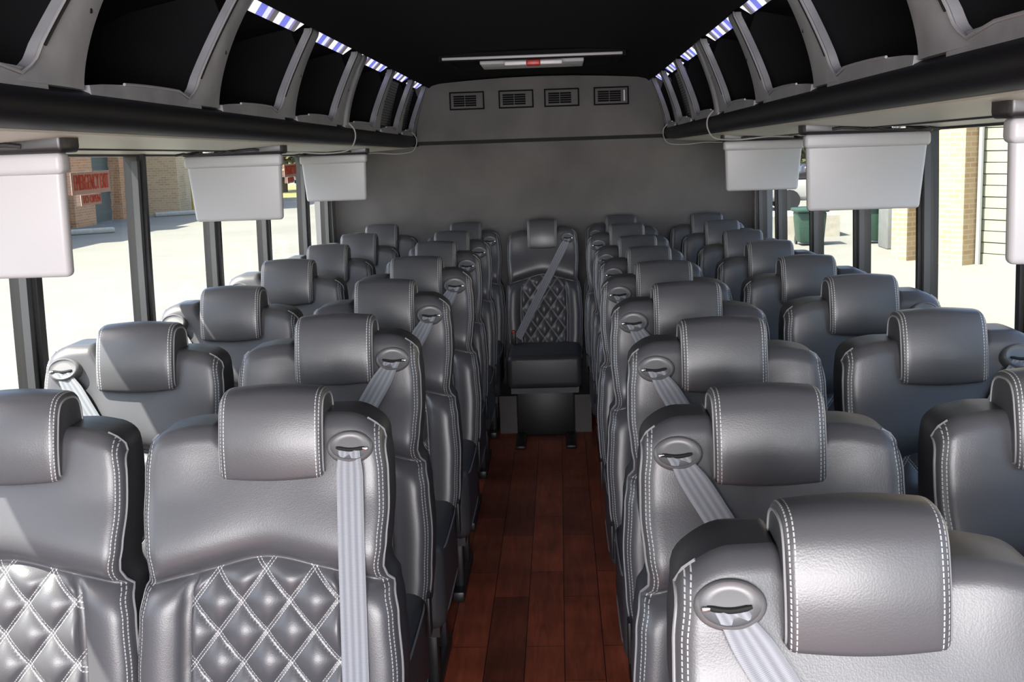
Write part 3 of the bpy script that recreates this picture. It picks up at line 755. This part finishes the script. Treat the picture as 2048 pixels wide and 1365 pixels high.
# left building with columns and roller doors
r = empty('storage_building', (-16.5, 40, G)); tag(r, 'brick storage building with dark green roller doors beyond the left windows', 'building')
def rl(mb, name, m): mb.v = [v-Vector((-16.5, 40, G)) for v in mb.v]; return mb.build(name, m, r)
rl(MB().box(-28, -17.0, 20, 46, G, 6.3), 'wall', M_brick)
rl(MB().box(-28, -15.0, 46, 54, G, 6.3), 'end_block', M_brick2)
for y0, y1 in ((30.0, 31.8), (34.6, 36.2), (39.5, 41.3), (43.9, 46.0)):
    rl(MB().box(-17.0, -16.5, y0, y1, G, 6.3), 'brick_column', M_brick)
for y0, y1 in ((31.8, 34.6), (36.2, 39.5), (41.3, 43.9)):
    b = MB()
    for k in range(24): b.box(-17.0, -16.93+.02*(k % 2), y0, y1, G+.2*k, G+.2*k+.2)
    rl(b, 'roller_door', M_gdoor)
for i, (x, y) in enumerate(((-15.5, 34.6), (-14.7, 36.1), (-15.0, 45.4))):
    o = MB().rbox(-.11, .11, -.8, .8, 0, .18, .06, 3).build('wheel_stop', M_conc)
    o.location = (x, y, G); o.rotation_euler = (0, 0, -1.0)
    tag(o, ['pale concrete wheel stop nearest the big left monitor', 'pale concrete wheel stop in front of the tan brick column', 'pale concrete wheel stop by the end wall of the brick building'][i], 'wheel stop', 'concrete wheel stops')
o = MB().tube([(0, 0, 0), (0, 0, 1.6)], .09, 10).build('bollard', M_yellow); o.location = (-14.6, 46.6, G); tag(o, 'yellow post at the corner of the tan brick wall', 'post')
for k in range(7):
    o = MB().box(-2.6, 2.6, -.06, .06, 0, .004).build('trim_%d' % (50+k), M_white); o.location = (-7.5, 9+3.6*k, G); tag(o, kind='structure')
tag(MB().box(-40, -3, 56, 80, G, G+.06).build('lawn', M_grass), kind='structure')
tag(MB().box(-40, 5, 55.6, 56, G, G+.15).build('kerb', M_conc), kind='structure')
def tree(x, y, hgt, rad, lab, seed):
    rnd = random.Random(seed); t = empty('tree', (x, y, G)); tag(t, lab, 'tree', 'trees beyond the parking lot')
    b = MB().tube([(0, 0, 0), (.1, 0, hgt*.3), (0, .1, hgt*.7)], [.22, .17, .08], 8)
    for k in range(7):
        a = k*2.4; b.tube([(0.05, 0, hgt*(.3+.05*k)), (rad*.6*math.cos(a), rad*.6*math.sin(a), hgt*(.5+.06*k))], [.08, .03], 5)
    b.build('trunk', M_bark, t); v = []; f = []
    for k in range(2600):
        u = Vector((rnd.gauss(0, 1), rnd.gauss(0, 1), rnd.gauss(0, 1))).normalized()*rad*rnd.random()**.4
        p = u*Vector((1, 1, .8)).length/1.6+Vector((0, 0, hgt*.62)); a = Vector((rnd.uniform(-1, 1), rnd.uniform(-1, 1), rnd.uniform(-1, 1))).normalized()*.2; c = a.orthogonal().normalized()*.13
        n = len(v); v += [p-a, p+c, p+a, p-c]; f.append((n, n+1, n+2, n+3))
    obj('foliage', v, f, M_leaf, t, False)
tree(-15.5, 66, 6, 3.2, 'green and brown tree seen between the two rear left monitors', 1)
tree(-9.0, 68, 4.5, 2.6, 'bushy tree above the yellow lawn behind the rearmost left window', 2)
tree(9.5, 46, 6.5, 3.2, 'bare-branched tree behind the green bin on the right', 3)
tree(13.5, 52, 7, 3.6, 'dark tree behind the parked car on the right', 4)

# right building, rotated to run diagonally past the windows
r = empty('garage_building', (7.03, 21.4, G), math.atan2(-.82, .57)); tag(r, 'pale brick garage building with roller doors beyond the right windows', 'building')
# local x runs along the facade towards the camera side; +y local is away from the bus
def rr(mb, name, m, **k): return mb.build(name, m, r, **k)
rr(MB().box(-1.0, 22, .30, 8, 0, 6.5), 'wall', M_brick2)
cols_ = [(-1.0, -.65), (.0, .55), (3.0, 3.55), (6.0, 6.55), (9.0, 9.55), (12, 12.55)]
for a, b_ in cols_: rr(MB().box(a, b_, -.22, .32, 0, 6.5), 'brick_column', M_brick2)
for (a, b1), (c, d_) in zip(cols_, cols_[1:]):
    b = MB()
    for k in range(18): b.box(b1, c, .20+.015*(k % 2), .31, .2*k, .2*k+.185)
    rr(b, 'roller_door', M_gdoor2)
rr(MB().box(-1.0, 22, -.5, .32, 3.7, 4.1), 'eave', M_cream)
rr(MB().tube([(.62, .12, 0), (.62, .12, 3.7)], .045, 8), 'downpipe', M_white)
# bins, utility box, car and step
def bin_(x, y, w, h, lab, s=1):
    b_ = empty('wheeled_bin', (x, y, G)); tag(b_, lab, 'bin', 'green wheeled bins')
    MB().rbox(-w/2, w/2, -w/2, w/2, .06, h, .04, 2, fn=lambda X, Y, Z: (X*(.82+.18*Z/h), Y*(.82+.18*Z/h), Z)).build('body', M_bin, b_)
    MB().rbox(-w/2-.04, w/2+.04, -w/2-.06, w/2+.04, h, h+.08, .03, 2).build('lid', M_bin, b_)
    for sx in (-1, 1): MB().tube([(sx*w*.42, w*.4, .1), (sx*w*.36, w*.4, .1)], .1, 12).build('wheel', M_black, b_)
bin_(5.50, 25.6, .62, .72, 'green wheeled bin seen below the middle right monitor, left one')
bin_(6.87, 25.6, .50, .80, 'narrow green bin beside the pale grey utility box')
o = MB().rbox(-.36, .36, -.35, .35, 0, 1.45, .03, 2).build('utility_cabinet', M_box); o.location = (7.10, 24.4, G); tag(o, 'pale grey metal utility cabinet next to the garage column', 'cabinet')
tag(MB().box(4.0, 6.6, 27.5, 29.5, G, G+.5).build('stone_ledge', M_conc), 'pale stone ledge on the ground between the two green bins', 'ledge')
c = empty('parked_car', (8.6, 38, G)); tag(c, 'white parked car far off behind the stone ledge', 'car')
MB().rbox(-2.1, 2.1, -.85, .85, .3, .95, .15, 3).build('body', M_white, c)
MB().rbox(-1.2, 1.1, -.75, .75, .9, 1.45, .25, 3, fn=lambda x, y, z: (x*(1-.25*(z > 1.2)), y*.95, z)).build('cabin', mat('dark_car_glass', (.02, .02, .025), .1), c)
for x in (-1.3, 1.3):
    for y in (-.8, .8): MB().tube([(x, y-.1, .33), (x, y+.1, .33)], .33, 16).build('wheel', M_black, c)
